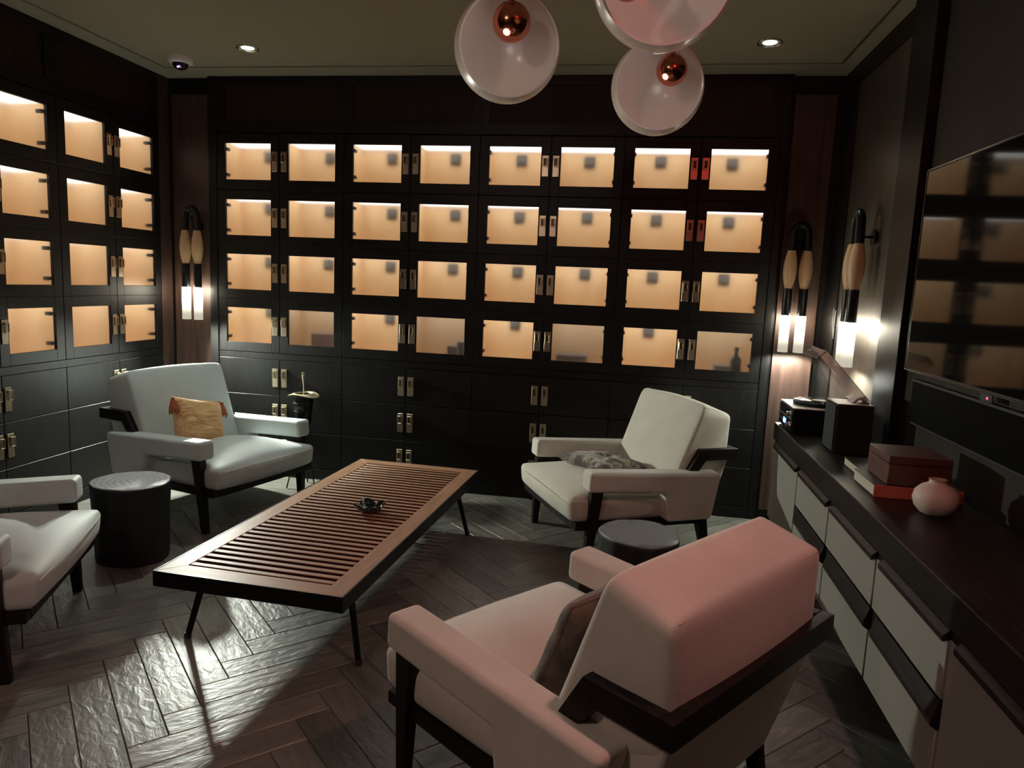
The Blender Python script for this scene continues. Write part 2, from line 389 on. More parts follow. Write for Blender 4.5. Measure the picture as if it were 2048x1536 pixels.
for m_ in range(-12, 13):
    for n_ in range(-60, 61):
        for kind in (0, 1):
            a, b = n_ + 10 * m_, n_
            rect = ((a, b, a + NL, b + 1) if kind == 0 else (a, b + 1, a + 1, b + 1 + NL))
            cs = [(rect[0], rect[1]), (rect[2], rect[1]), (rect[2], rect[3]), (rect[0], rect[3])]
            wp = [tuple(ORG + (XH * q[0] + YH * q[1]) * w_) for q in cs]
            cl = clip(wp, XL, XR, YF, YB + .02)
            if len(cl) < 3 or area(cl) < .004: continue
            ctr = ORG + (XH * (rect[0] + rect[2]) / 2 + YH * (rect[1] + rect[3]) / 2) * w_
            planks.append((ctr, kind, cl, area(cl) > w_ * w_ * NL * .999))
planks.sort(key=lambda q: (q[0] - Vector((CAM.x - .4, CAM.y + 2.2))).length)
extra = MB()
for i, (ctr, kind, cl, whole) in enumerate(planks):
    ang = math.atan2(XH.y, XH.x) if kind == 0 else math.atan2(YH.y, YH.x)
    loc = [Vector((q[0] - ctr.x, q[1] - ctr.y)) for q in cl]
    lp = [(q.x * math.cos(-ang) - q.y * math.sin(-ang), q.x * math.sin(-ang) + q.y * math.cos(-ang)) for q in loc]
    if i < 299:
        if whole:
            if full is None: full = plank_mesh(lp)
            me = full
        else: me = plank_mesh(lp)
        put('plank', me, fl, (ctr.x, ctr.y, 0), (0, 0, ang))
    else: extra.prism(cl, -.013, 0., 'z')
if len(planks) > 299:
    o = extra.build('plank_field', PLANK, fl, smooth=0); o['kind'] = 'stuff'
# ceiling with a black shadow gap along three walls
cb = MB()
gx0, gx1, gy1, g = XL + .14, XR - .10, YB - .185, .018
cb.box(gx0 + g, gx1 - g, YF, gy1 - g, ZC, ZC + .12)
cb.box(XL - .4, gx0, YF, YB + .4, ZC, ZC + .12); cb.box(gx1, XR + .1, YF, YB + .4, ZC, ZC + .12); cb.box(gx0, gx1, gy1, YB + .4, ZC, ZC + .12)
ce = struct(cb.build('ceiling', CEIL, smooth=0), 'olive cream ceiling with a black shadow gap near the walls')
MB().box(gx0 - .05, gx1 + .05, YF, gy1 + .05, ZC + .05, ZC + .07).build('shadow_gap', GAP, ce, smooth=0)
# back wall: pilasters, frieze and carrying wall behind the lockers
wb = struct(MB().box(XL - .4, XR + .1, .42, .5, 0, ZC).build('wall_back', BLACKWOOD, smooth=0), 'black stained wood wall behind the lockers')
PX0, PX1 = -.066, 3.614
for i, (x0, x1) in enumerate(((XL, PX0), (PX1, XR))):
    pil = struct(MB().box(x0 + .0005, x1 - .0005, .045, .418, 0, ZC).build(f'trim_{i + 1}', BLACKWOOD, smooth=0), ['walnut panelled corner pilaster left of the back lockers', 'walnut panelled pilaster right of the back lockers'][i])
    a, b = (x0 + .03, x1 - .06) if x0 < 0 else (x0 + .07, x1 - .06)
    MB().box(a, b, .028, .05, .06, 2.62, .003).build('pilaster_panel', WALNUT, pil, wn=True)
    MB().box(x1 - .06 if x0 < 0 else x0 + .0005, x1 - .0005 if x0 < 0 else x0 + .045, -.004, .05, 0, ZC, .004).build('pilaster_stile', BLACKWOOD, pil, wn=True)
fz = struct(MB().box(PX0, PX1, .03, .418, 2.368, ZC).build('trim_3', BLACKWOOD, smooth=0), 'dark panelled frieze above the back lockers')
for k in range(4):
    x0 = PX0 + .92 * k
    MB().box(x0, x0 + .92, .0, .03, 2.368, 2.44, .002).build('frieze_rail', BLACKWOOD, fz, wn=True)
    MB().box(x0, x0 + .92, .0, .03, 2.67, ZC, .002).build('frieze_rail', BLACKWOOD, fz, wn=True)
    for a, b in ((x0, x0 + .06), (x0 + .86, x0 + .92)): MB().box(a, b, .0, .03, 2.44, 2.67, .002).build('frieze_stile', BLACKWOOD, fz, wn=True)
    MB().box(x0 + .06, x0 + .86, .014, .03, 2.44, 2.67).build('frieze_panel', FRIEZE, fz, smooth=0)
# left wall
wl = struct(MB().box(XL - .5, XL - .42, YF, YB + .42, 0, ZC).build('wall_left', BLACKWOOD, smooth=0), 'black stained wood wall with lockers, left side')
LY0 = -.075; LW = .444
struct(MB().box(XL - .418, XL - .0005, LY0 + .0005, YB + .418, 0, ZC).build('trim_4', WALNUT, smooth=0), 'walnut corner filler strip beside the left lockers')
fz = struct(MB().box(XL - .418, XL - .03, YF, LY0, 2.368, ZC).build('trim_5', BLACKWOOD, smooth=0), 'dark panelled frieze above the left lockers')
struct(MB().box(XL - .418, XL, YF, LY0 - 4 * LW - .0005, 0, 2.366).build('trim_6', BLACKWOOD, smooth=0), 'plain black panel beyond the left lockers')
for k in range(3):
    y1 = LY0 - 2 * LW * k; y0 = y1 - 2 * LW
    for a, b in ((2.368, 2.44), (2.67, ZC)): MB().box(XL - .03, XL, y0, y1, a, b, .002).build('frieze_rail', BLACKWOOD, fz, wn=True)
    for a, b in ((y0, y0 + .06), (y1 - .06, y1)): MB().box(XL - .03, XL, a, b, 2.44, 2.67, .002).build('frieze_stile', BLACKWOOD, fz, wn=True)
    MB().box(XL - .03, XL - .014, y0 + .06, y1 - .06, 2.44, 2.67).build('frieze_panel', FRIEZE, fz, smooth=0)
# right wall
wr = struct(MB().box(XR, XR + .1, YF, YB + .42, 0, ZC).build('wall_right', WALLDARK, smooth=0), 'dark brown panelled wall carrying the television')
MB().box(XR - .012, XR, -1.06, -.24, .0, 2.62, .002).build('veneer_panel', RIGHTPANEL, wr, wn=True)
MB().box(XR - .022, XR, -.24, .03, .0, ZC, .002).build('corner_board', BLACKWOOD, wr, wn=True)
struct(MB().box(XR - .045, XR - .0005, -1.36, -1.092, .772, ZC, .004).build('trim_7', BLACKWOOD, smooth=40, wn=True), 'dark upright post between the sconce panel and the television')
MB().box(XR - .024, XR - .0, -1.09, -1.06, .0, 2.62, .002).build('edge_trim', mat('dark_bronze_trim', (.20, .17, .13), .3, 1.), wr, wn=True)
MB().box(XR - .022, XR, -1.09, -.24, 2.62, ZC, .002).build('head_board', BLACKWOOD, wr, wn=True)
wf = struct(MB().box(XL - .5, XR + .1, YF - .1, YF, 0, ZC).build('wall_front', WALLDARK, smooth=0), 'dark wall behind the viewer')
bb = struct(MB().box(PX0, PX1, -.003, .03, 0, .076, .003).build('baseboard_back', BLACKWOOD, smooth=40, wn=True), 'black plinth board under the back lockers')
bl = struct(MB().box(XL - .03, XL + .003, LY0 - 4 * LW, LY0, 0, .076, .003).build('baseboard_left', BLACKWOOD, smooth=40, wn=True), 'black plinth board under the left lockers')

# ------------------------------------------------------------------ locker cabinets
RZ = [2.363, 1.991, 1.6175, 1.2515, .880]          # glass door rows
LZ = [.835, .583, .331, .079]                       # solid door rows
DEP = .32
CACHE = {}
def door_meshes(W):
    if W in CACHE: return CACHE[W]
    g = .002; d = {}
    H = RZ[0] - RZ[1]; hw = W / 2 - g; hh = H / 2 - g; ww = (.334 if W > .45 else .318) / 2; z0 = hh - .063; z1 = z0 - .241
    b = MB()
    for (x0, x1, a, c) in ((-hw, -ww, -hh, hh), (ww, hw, -hh, hh), (-ww, ww, z0, hh), (-ww, ww, -hh, z1)): b.box(x0, x1, 0, .022, a, c, .0012, 1)
    d['frame'] = b.mesh('door', BLACKWOOD, 0)
    d['pane'] = MB().box(-ww - .004, ww + .004, .012, .018, z1 - .004, z0 + .004).mesh('pane', FROST, 0)
    Hl = LZ[0] - LZ[1]
    b = MB(); b.box(-hw, hw, 0, .022, -Hl / 2 + g, Hl / 2 - g, .0012, 1); d['solid'] = b.mesh('door', BLACKWOOD, 0)
    iw = W / 2 - .012; ih = H / 2 - .012; b = MB()
    for q in ((-iw, iw, DEP - .01, DEP, -ih, ih), (-iw, iw, .03, DEP, -ih - .008, -ih), (-iw, iw, .03, DEP, z0 + .025, ih + .008), (-iw - .008, -iw, .03, DEP, -ih, ih), (iw, iw + .008, .03, DEP, -ih, ih)): b.box(*q)
    d['cedar'] = b.mesh('cedar_box', CEDAR, 0)
    b = MB(); b.box(-iw + .012, iw - .012,   .06, .285, z0 + .019, z0 + .0245); d['led'] = b.mesh('light_strip', LEDM, 0)
    d['dim'] = d['led'].copy(); d['dim'].materials.clear(); d['dim'].materials.append(LEDDIM)
    d['zoff'] = (z0 + z1) / 2
    CACHE[W] = d; return d
b = MB(); b.box(-.0205, .0205, -.004, 0, -.065, .065, .0015, 1); LPLATE = b.mesh('latch_plate', BRASS, 0)
b = MB()
for q in ((-.014, -.009, -.020, -.014, .000, .044), (.009, .014, -.020, -.014, .000, .044), (-.014, .014, -.020, -.014, .044, .050), (-.014, .014, -.020, -.014, -.006, .0), (-.013, -.009, -.016, -.004, .040, .048), (.009, .013, -.016, -.004, .040, .048)): b.box(*q, .001, 1)
LBAIL = b.mesh('bail_pull', BRASS, 0)
b = MB(); b.box(-.011, .011, -.0052, -.0035, -.004, .046); LREC = b.mesh('latch_recess', DARKBRASS, 0)
LKEY = MB().lathe([(.0055, -.0065), (.0055, -.003)], 10, frm=Matrix.Rotation(R(90), 4, 'X') @ Matrix.Translation((0, 0, .0))).mesh('keyhole', DARKBRASS, 0)
b = MB(); b.box(-.009, .009, .019, .060, -.011, .011, .003, 1); HINGE = b.mesh('hinge', BLACKMETAL, 0)
def latch(parent, x, z):
    pl = put('latch_plate', LPLATE, parent, (x, 0, z))
    put('latch_recess', LREC, parent, (x, 0, z)); put('bail_pull', LBAIL, parent, (x, 0, z)); put('keyhole', LKEY, parent, (x, .0, z - .036))
def cabinet(label, loc, rz, W):
    t = thing('locker_cabinet', label, 'cabinet', loc, rz, 'lit locker cabinets'); d = door_meshes(W)
    b = MB()                                              # carcass: sides, shelves between boxes, mid rail, plinth recess
    for i in range(3): b.box(*((0.0005, .006), (W - .004, W + .004), (2 * W - .006, 2 * W - .0005))[i], .036, .34, .079, 2.363)
    b.box(.0005, 2 * W - .0005, DEP + .0, .34, .079, 2.363)
    for z in RZ + LZ: b.box(.0005, 2 * W - .0005, .036, .34, z - .004, z + .004)
    b.box(.0005, 2 * W - .0005, .0, .026, .837, .878)
    b.build('carcass', BLACKWOOD, t, smooth=0)
    for c in range(2):
        cx = W * (c + .5); s = 1 if c == 0 else -1
        lx = s * (W / 2 - .0335)
        for r in range(4):
            cz = (RZ[r] + RZ[r + 1]) / 2
            put('cedar_box', d['cedar'], t, (cx, 0, cz)); put('light_strip', d['dim' if (r, c) == (3, 1) and W > .45 else 'led'], t, (cx, 0, cz))
            dr = put('door', d['frame'], t, (cx, 0, cz))
            put('pane', d['pane'], dr); latch(dr, lx, .0 + RZ[r] - .1845 - cz)
            for hz in (.085, -.085): put('hinge', HINGE, dr, (-s * (.169 if W > .45 else .150), 0, hz))
        for r in range(3):
            cz = (LZ[r] + LZ[r + 1]) / 2
            dr = put('door', d['solid'], t, (cx, 0, cz)); latch(dr, lx, LZ[r] - .128 - cz)
    return t
ordn = ['at the far left end of the back wall', 'second from the left on the back wall', 'third from the left on the back wall', 'at the right end of the back wall']
for k in range(4): cabinet('black cabinet with lit glass lockers, ' + ordn[k], (PX0 + .92 * k, 0, 0), 0, .46)
for k, lb in enumerate(('on the left wall nearest the corner', 'on the left wall nearest the viewer')):
    cabinet('black cabinet with lit glass lockers, ' + lb, (XL, LY0 - 2 * LW * (k + 1), 0), R(90), LW)
# black sensors hung on the back of the lockers, and things left in a few of them
SENS = MB(); SENS.box(-.035, .035, -.016, 0, -.036, .036, .004, 2); SENS.box(-.024, .024, -.0185, -.015, -.016, .022, .001, 1, 1)
SENS = SENS.mesh('humidity_sensor', [BLACKMATTE, mat('grey_lcd', (.10, .11, .11), .3)], 30)
rows = ['top row', 'second row', 'third row', 'bottom row']; cols = ['first', 'second', 'third', 'fourth', 'fifth', 'sixth', 'seventh', 'last']
for r in range(4):
    for c in range(8):
        if (r, c) in ((3, 1), (3, 3), (3, 5), (3, 7)): continue
        o = put('humidity_sensor', SENS, None, (PX0 + .46 * (c + .5) + random.uniform(-.006, .006), DEP - .0105, RZ[r] - .103 + random.uniform(-.006, .006)))
        tag(o, f'small black square sensor in {rows[r]}, {cols[c]} glass locker from left', 'sensor', 'locker humidity sensors')
def cigar_box(x, y, z, w, h, m_, label):
    t = thing('cigar_box', label, 'box', (x, y, z)); MB().box(-w / 2, w / 2, -.06, .06, 0, h * .72, .003).build('box_body', m_, t, wn=True); MB().box(-w / 2 - .002, w / 2 + .002, -.062, .062, h * .73, h, .003).build('lid', m_, t, wn=True)
ZB = RZ[4] + .0125
GREYBOX = mat('grey_card', (.22, .21, .20), .6); TANBOX = mat('tan_card', (.35, .22, .12), .6)
cigar_box(PX0 + .46 * 1.5 + .05, .20, ZB, .22, .13, mat('rosy_card', (.32, .19, .14), .6), 'low brown box inside bottom-row glass locker, second from left')
cigar_box(PX0 + .46 * 3.5 + .07, .21, ZB, .11, .095, GREYBOX, 'small grey box inside bottom-row glass locker, fourth from left')
cigar_box(PX0 + .46 * 5.5 - .05, .22, ZB, .20, .080, GREYBOX, 'wide grey box inside bottom-row glass locker, sixth from left')
cigar_box(PX0 + .46 * 7.5 + .02, .17, ZB, .10, .072, GREYBOX, 'low grey box inside bottom-row glass locker at far right')
t = thing('bottle', 'dark bottle standing inside bottom-row glass locker at far right', 'bottle', (PX0 + .46 * 7.5 + .10, .15, ZB))
MB().lathe([(0, 0), (.034, 0), (.036, .01), (.036, .105), (.03, .125), (.013, .145), (.012, .175), (0, .175)], 18).build('bottle_body', BLACKGLASS, t, smooth=50)
MB().lathe([(.014, .175), (.014, .195), (0, .195)], 14).build('cap', BLACKMETAL, t)
t = thing('tumbler', 'grey tumbler standing inside bottom-row glass locker, fourth from left', 'glass', (PX0 + .46 * 3.5 + .125, .105, ZB))
MB().lathe([(0, 0), (.026, 0), (.032, .130), (.029, .130), (.024, .008), (0, .008)], 18).build('tumbler_body', mat('grey_ceramic', (.4, .4, .4), .4), t, smooth=50)

# ------------------------------------------------------------------ wall sconces
def sconce(label, loc, rz, gain=1.0, aim=None):
    t = thing('wall_sconce', label, 'wall lamp', loc, rz, 'twin-tube wall sconces')    # local: -y is out of the wall, z=0 floor
    MB().lathe([(0, -.0), (.040, 0), (.040, .016), (.0, .016)], 20, frm=Matrix.Translation((0, 0, 1.735)) @ Matrix.Rotation(R(90), 4, 'X')).build('backplate', BLACKMETAL, t)
    MB().tube([(0, 0, 1.735), (0, -.055, 1.735), (0, -.085, 1.80)], .010).build('arm', BLACKMETAL, t)
    pts = []
    for k in range(17):
        a = math.pi * k / 16; pts.append((-.041 * math.cos(a), -.088, 1.80 + .052 * math.sin(a)))
    pts = [(-.046, -.088, 1.70), (-.043, -.088, 1.75)] + pts + [(.043, -.088, 1.75), (.046, -.088, 1.70)]
    MB().tube(pts, .0235, 14).build('bow', BLACKMETAL, t, smooth=60)
    for s in (-1, 1):
        x = s * .045
        prof = [(0, 0)] + [(.021 + .0185 * math.sin(math.pi * min(1, (k / 14)) ** .92), .235 * k / 14) for k in range(15)] + [(0, .235)]
        MB().lathe(prof, 22, (x, -.088, 1.475)).build('wooden_grip', SCONCEWOOD, t, smooth=60)
        MB().lathe([(0, 0), (.0255, 0), (.0265, .003), (.0265, .163), (0, .163)], 20, (x, -.088, 1.312)).build('socket', BLACKMETAL, t, smooth=50)
        MB().lathe([(0, 0), (.0285, 0), (.0295, .002), (.0285, .222), (0, .222)], 20).build('glowing_tube', TUBE, t, loc=(x, -.088, 1.09), smooth=50)
        o = lamp('tube_beam', 'SPOT', (x, -.092, 1.082), BEAM * gain, (.95, 1.0, .88), t, spot_size=R(128 if aim else 165), spot_blend=.35, shadow_soft_size=.028)
        if aim: o.rotation_euler = Vector(aim).to_track_quat('-Z', 'Y').to_euler()
sconce('twin-tube black and pale wood sconce in the left corner above the chair', (-.226, .028, 0), 0, 1.0, (.6, -.62, -.5))
sconce('twin-tube sconce of black and pale wood on the walnut pilaster right of the lockers', (3.768, .028, 0), 0, .10)
sconce('twin-tube sconce seen edge-on, on the side wall above the turntable', (XR - .012, -.79, 0), R(-90), .10)
t = tag(MB().tube([(3.945, -.30, 1.36), (3.943, -.31, 1.25), (3.945, -.305, 1.20), (3.942, -.27, 1.29), (3.945, -.255, 1.37)], .0022, 6).build('loose_wire', WHITEPL), 'thin pale loose wire hanging on the side wall between the two right sconces', 'wire')

# ------------------------------------------------------------------ ceiling fixtures
def downlight(label, x, y, e, aim=None, size=60, energy=SPOT):
    t = thing('downlight', label, 'ceiling light', (x, y, ZC), 0, 'recessed ceiling downlights')
    MB().lathe([(.036, .03), (.058, -.003), (.064, -.005), (.066, -.001), (.066, .0005), (.036, .034)], 28, cap=False).build('trim_ring', CHROME, t, smooth=60)
    MB().lathe([(0, -.002), (.037 if e is DOWNM else .03, -.002), (.037, .0), (0, .0)], 28).build('lens', e, t)
    o = lamp('downlight_beam', 'SPOT', (0, 0, -.012), energy, (.86, 1.0, .90), t, spot_size=R(size), spot_blend=.6, shadow_soft_size=.03)
    if aim: o.rotation_euler = (Vector(aim) - Vector((x, y, ZC))).to_track_quat('-Z', 'Y').to_euler()
    return t
downlight('round recessed downlight above the chair with the orange pillow', .4875, -.5605, DOWNM, (.40, -.75, .5), 70)
downlight('round recessed downlight at the right of the ceiling, above the turntable', 3.418, -.5594, DOWNM, (3.45, -.9, .8), 70, SPOT * .3)
t = thing('smoke_detector', 'white round ceiling detector with a black dome by the left corner', 'detector', (-.06, -.39, ZC))
MB().lathe([(0, -.036), (.058, -.036), (.074, -.028), (.078, -.012), (.078, 0), (0, 0)], 32).build('housing', WHITEPL, t, smooth=50)
MB().lathe([(0, -.072), (.018, -.070), (.036, -.060), (.046, -.044), (.048, -.034), (0, -.034)], 28).build('dome', DOMEBLK, t, smooth=60)
MB().lathe([(0, 0), (.010, 0), (.010, .004), (0, .004)], 14, frm=Matrix.Translation((.012, -.036, -.062)) @ Matrix.Rotation(R(50), 4, 'X')).build('indicator', VIOLET, t)
# red accent lamp on the ceiling above the right side of the room
t = thing('accent_lamp', 'small red ceiling lamp above the sideboard', 'ceiling light', (3.46, -3.36, ZC))
MB().lathe([(0, -.03), (.05, -.03), (.055, -.022), (.055, 0), (0, 0)], 24).build('canopy', BLACKMETAL, t, smooth=50)
MB().lathe([(0, -.075), (.022, -.070), (.032, -.055), (.034, -.03), (0, -.03)], 20).build('bulb', REDM, t, smooth=60)
o = lamp('accent_beam', 'SPOT', (0, 0, -.12), RED, (1.0, .49, .43), t, spot_size=R(80), spot_blend=.7, shadow_soft_size=.05)
o.rotation_euler = Vector((-.85, .42, -2.0)).to_track_quat('-Z', 'Y').to_euler()
lamp('accent_light', 'POINT', (0, 0, -.12), RED * .16, (1.0, .06, .06), t, shadow_soft_size=.04)
t = thing('fill_globe', 'small added pinkish fill globe on the ceiling, unseen behind the viewer', 'ceiling light', (1.25, -5.0, ZC))  # unseen lamp added as soft pink fill for the foreground chair
MB().lathe([(0, -.02), (.05, -.02), (.06, -.01), (.06, 0), (0, 0)], 24).build('canopy', BLACKMETAL, t, smooth=50)
MB().lathe([(0, -.20)] + [(.09 * math.sin(R(12 * k)), -.11 - .09 * math.cos(R(12 * k))) for k in range(1, 14)] + [(.02, -.02)], 28).build('globe', emit('pink_fill_glow', (1.0, .72, .64), ROOM_FILL)[0], t, smooth=60)
# pendants: milky glass shells open towards the room with a copper ball on a cord
def pendant(label, c, ball, rb, lens=False, Rr=.19):
    c = Vector(c); t = thing('pendant_lamp', label, 'pendant light', c, 0, 'milky shell pendants')
    ax = ((CAM - c).normalized() + .20 * Vector((.5, 0, .87))).normalized()
    q = ax.to_track_quat('Z', 'Y').to_matrix().to_4x4()
    th = .007; prof = []
    for k in range(21):
        a = R(180 - (180 - 68) * k / 20); prof.append((max(0, Rr * math.sin(a)) if k else 0, Rr * math.cos(a)))
    for k in range(21):
        a = R(68 + (180 - 68) * k / 20); prof.append((max(0, (Rr - th) * math.sin(a)) if k < 20 else 0, (Rr - th) * math.cos(a)))
    MB().lathe(prof, 48, frm=q).build('glass_shell', MILK, t, smooth=50)
    bpos = CX * ball[0] + CY * ball[1] + CZ * ball[2]
    MB().lathe([(0, -rb)] + [(rb * math.sin(R(180 - 12 * k)), rb * math.cos(R(180 - 12 * k))) for k in range(1, 15)] + [(0, rb)], 28).build('copper_ball', COPPER, t, loc=bpos, smooth=60)
    top = Vector((bpos.x, bpos.y, ZC - c.z))
    MB().tube([bpos + Vector((0, 0, rb * .9)), top], .0035, 8).build('cord', BLACKMATTE, t)
    MB().lathe([(0, -.03), (.035, -.03), (.05, -.012), (.05, 0), (0, 0)], 24).build('canopy', BLACKMETAL, t, loc=top, smooth=50)
    MB().lathe([(.010, 0), (.012, .03), (.006, .04), (0, .04)], 14).build('cord_grip', COPPER, t, loc=bpos + Vector((0, 0, rb * .94)))
    if lens:
        dq = (CZ * .8 + CX * .35 - CY * .45).normalized()
        MB().lathe([(0, 0), (.030, 0), (.030, .006), (0, .008)], 20, frm=dq.to_track_quat('Z', 'Y').to_matrix().to_4x4()).build('lamp_lens', mat('white_lens', (.85, .86, .9), .3, **{'Emission Color': (.8, .85, 1.), 'Emission Strength': .35}), t, loc=bpos + dq * rb * .93)
    lamp('dim_bulb', 'POINT', CX * -.02 + CZ * .10 - CY * .03, .28, (1.0, .88, .84), t, shadow_soft_size=.03)
pendant('milky glass shell pendant with red copper ball, leftmost of the three', (2.30, -1.98, 2.272), (.016, .062, .06), .068)
pendant('milky glass shell pendant with dark copper ball, hanging lowest of the three', (2.845, -1.62, 2.228), (.042, .040, .07), .060, Rr=.182)
pendant('largest-looking milky glass shell pendant, cut off by the top of the picture', (2.83, -2.55, 2.272), (-.105, -.045, .06), .05, True)

# ------------------------------------------------------------------ lounge chairs
def make_chair(label, pose, upholstery, plain, rib_label=None):
    t = thing('lounge_chair', label, 'armchair', (pose[0], pose[1], 0), pose[2], 'upholstered lounge chairs')
    # seat cushion
    b = MB()
    hb, hf = .352, .384
    b.soft([(-hb, -.60, .238), (hb, -.60, .238), (hf, .078, .252), (-hf, .078, .252), (-hb, -.60, .345), (hb, -.60, .345), (hf, .092, .380), (-hf, .092, .380)], .030, 16, (.006, .026, .075))
    seat = b.build('seat', upholstery, t, smooth=0); seat.data.shade_smooth()
    b = MB(); b.tube([(-.350, .090, .352), (-.24, .103, .358), (-.1, .110, .362), (.1, .110, .362), (.24, .103, .358), (.350, .090, .352)], .0025, 6); b.build('piping', PIPING, seat)
    # backrest: side profile swept across, softly rounded
    fb, ft, rt, rm, rl = (-.47, .30), (-.676, .838), (-.848, .785), (-.862, .60), (-.725, .245)
    b = MB(); h0, h1 = .330, .345
    b.soft([(-h0, -.852, .48), (h0, -.852, .48), (h0, fb[0], fb[1]), (-h0, fb[0], fb[1]), (-h1, rt[0], rt[1]), (h1, rt[0], rt[1]), (h1, ft[0], ft[1]), (-h1, ft[0], ft[1])], .032, 16, (.006, .018, .014))
    bk = b.build('backrest', upholstery, t, smooth=0); bk.data.shade_smooth()
    b = MB(); b.prism([(-.53, .185), (-.55, .46), (-.858, .600), (-.861, .55), (-.750, .180)], -h0, h0, 'x', .014, 3)
    b.build('back_base', plain, t, smooth=50, wn=True)
    b = MB(); b.tube([(-h1 + .024, rt[0] + .0065, rt[1] - .0065), (h1 - .024, rt[0] + .0065, rt[1] - .0065)], .0026, 6); b.build('piping', PIPING, bk)
    # arms: horizontal pad turning down at the rear
    for s in (-1, 1):
        b = MB(); poly = [(.004, .522), (.008, .418), (-.425, .393), (-.447, .238), (-.712, .238), (-.758, .488), (-.60, .494)]
        x0, x1 = sorted((s * .322, s * .432))
        b.prism(poly, x0, x1, 'x', .020, 5); b.build('armrest', plain, t, smooth=50, wn=True)
    # timber: front legs up to the arm, rear legs, seat frame, back rail
    for s in (-1, 1):
        b = MB(); o_, i_ = .412, .366
        b.hexa([(s * .392, -.034, 0), (s * .392, .000, 0), (s * .358, .000, 0), (s * .358, -.034, 0), (s * o_, -.082, .43), (s * o_, -.014, .43), (s * i_, -.014, .43), (s * i_, -.082, .43)], .004, 2)
        b.build('leg', CHAIRWOOD, t, wn=True)
        b = MB()
        b.hexa([(s * .392, -.745, 0), (s * .392, -.711, 0), (s * .358, -.711, 0), (s * .358, -.745, 0), (s * .405, -.700, .245), (s * .405, -.640, .245), (s * .352, -.640, .245), (s * .352, -.700, .245)], .004, 2)
        b.build('leg', CHAIRWOOD, t, wn=True)
    b = MB(); b.prism([(-.70, .205), (-.70, .245), (.055, .252), (.055, .212)], -.385, -.350, 'x', .003, 2); b.prism([(-.70, .205), (-.70, .245), (.055, .252), (.055, .212)], .350, .385, 'x', .003, 2)
    b.box(-.350, .350,    .022, .057, .211, .252, .003, 2); b.box(-.350, .350, -.70, -.66, .205, .245, .003, 2)
    b.build('seat_frame', CHAIRWOOD, t, wn=True)
    b = MB(); zt, zb = .606, .545
    for s in (-1, 1):
        x0, x1 = sorted((s * .338, s * .376))
        b.prism([(-.851, zt), (-.652, zt), (-.582, .485), (-.632, .470), (-.690, zb), (-.851, zb)], x0, x1, 'x', .004, 2)
    b.box(-.376, .376, -.884, -.850, zb, zt, .004, 2)
    b.build('back_rail', CHAIRWOOD, t, wn=True)
    return t
PA = (.694, -.833, -1.857); PB = (2.459, -.804, 2.061); PC = (2.452, -2.518, .932); PD = (.630, -2.319, -1.148)
make_chair('pale grey lounge chair holding the orange tasselled pillow, by the left corner sconce', PA, COOL, COOL)
make_chair('cream ribbed lounge chair with a flat marbled pillow, in front of the lockers', PB, CREAM_RIB, CREAM)
make_chair('cream lounge chair seen from behind in the foreground beside the sideboard', PC, CREAM, CREAM)
make_chair('pale lounge chair cut off by the left edge, beside the pale stump table', PD, COOL, COOL)

def toW(pose, q):
    c, s = math.cos(pose[2]), math.sin(pose[2]); return (pose[0] + c * q[0] - s * q[1], pose[1] + s * q[0] + c * q[1], q[2])
def pillow_mesh(b, w, h, th, n=18):
    grid = {}
    for side in (1, -1):
        for i in range(n + 1):
            for j in range(n + 1):
                u, v = i / n * 2 - 1, j / n * 2 - 1
                edge = i in (0, n) or j in (0, n)
                if edge and side == -1: grid[(i, j, -1)] = grid[(i, j, 1)]; continue
                pin = 1 - .07 * (1 - abs(u * v) ** .7) * max(abs(u), abs(v)) ** 3
                t_ = th * ((1 - u ** 4) * (1 - v ** 4)) ** .55 + (0 if edge else .004)
                t_ += .010 * math.sin(7 * u + 3 * v) * math.cos(5 * v - 2 * u) * (1 - u * u) * (1 - v * v)
                grid[(i, j, side)] = b.bm.verts.new((u * w / 2 * pin, 0 if edge else side * t_, v * h / 2 * pin))
        for i in range(n):
            for j in range(n):
                q = [grid[(i, j, side)], grid[(i + 1, j, side)], grid[(i + 1, j + 1, side)], grid[(i, j + 1, side)]]
                if side == -1: q.reverse()
                b.bm.faces.new(q)
    bmesh.ops.recalc_face_normals(b.bm, faces=b.bm.faces[:])
    return b
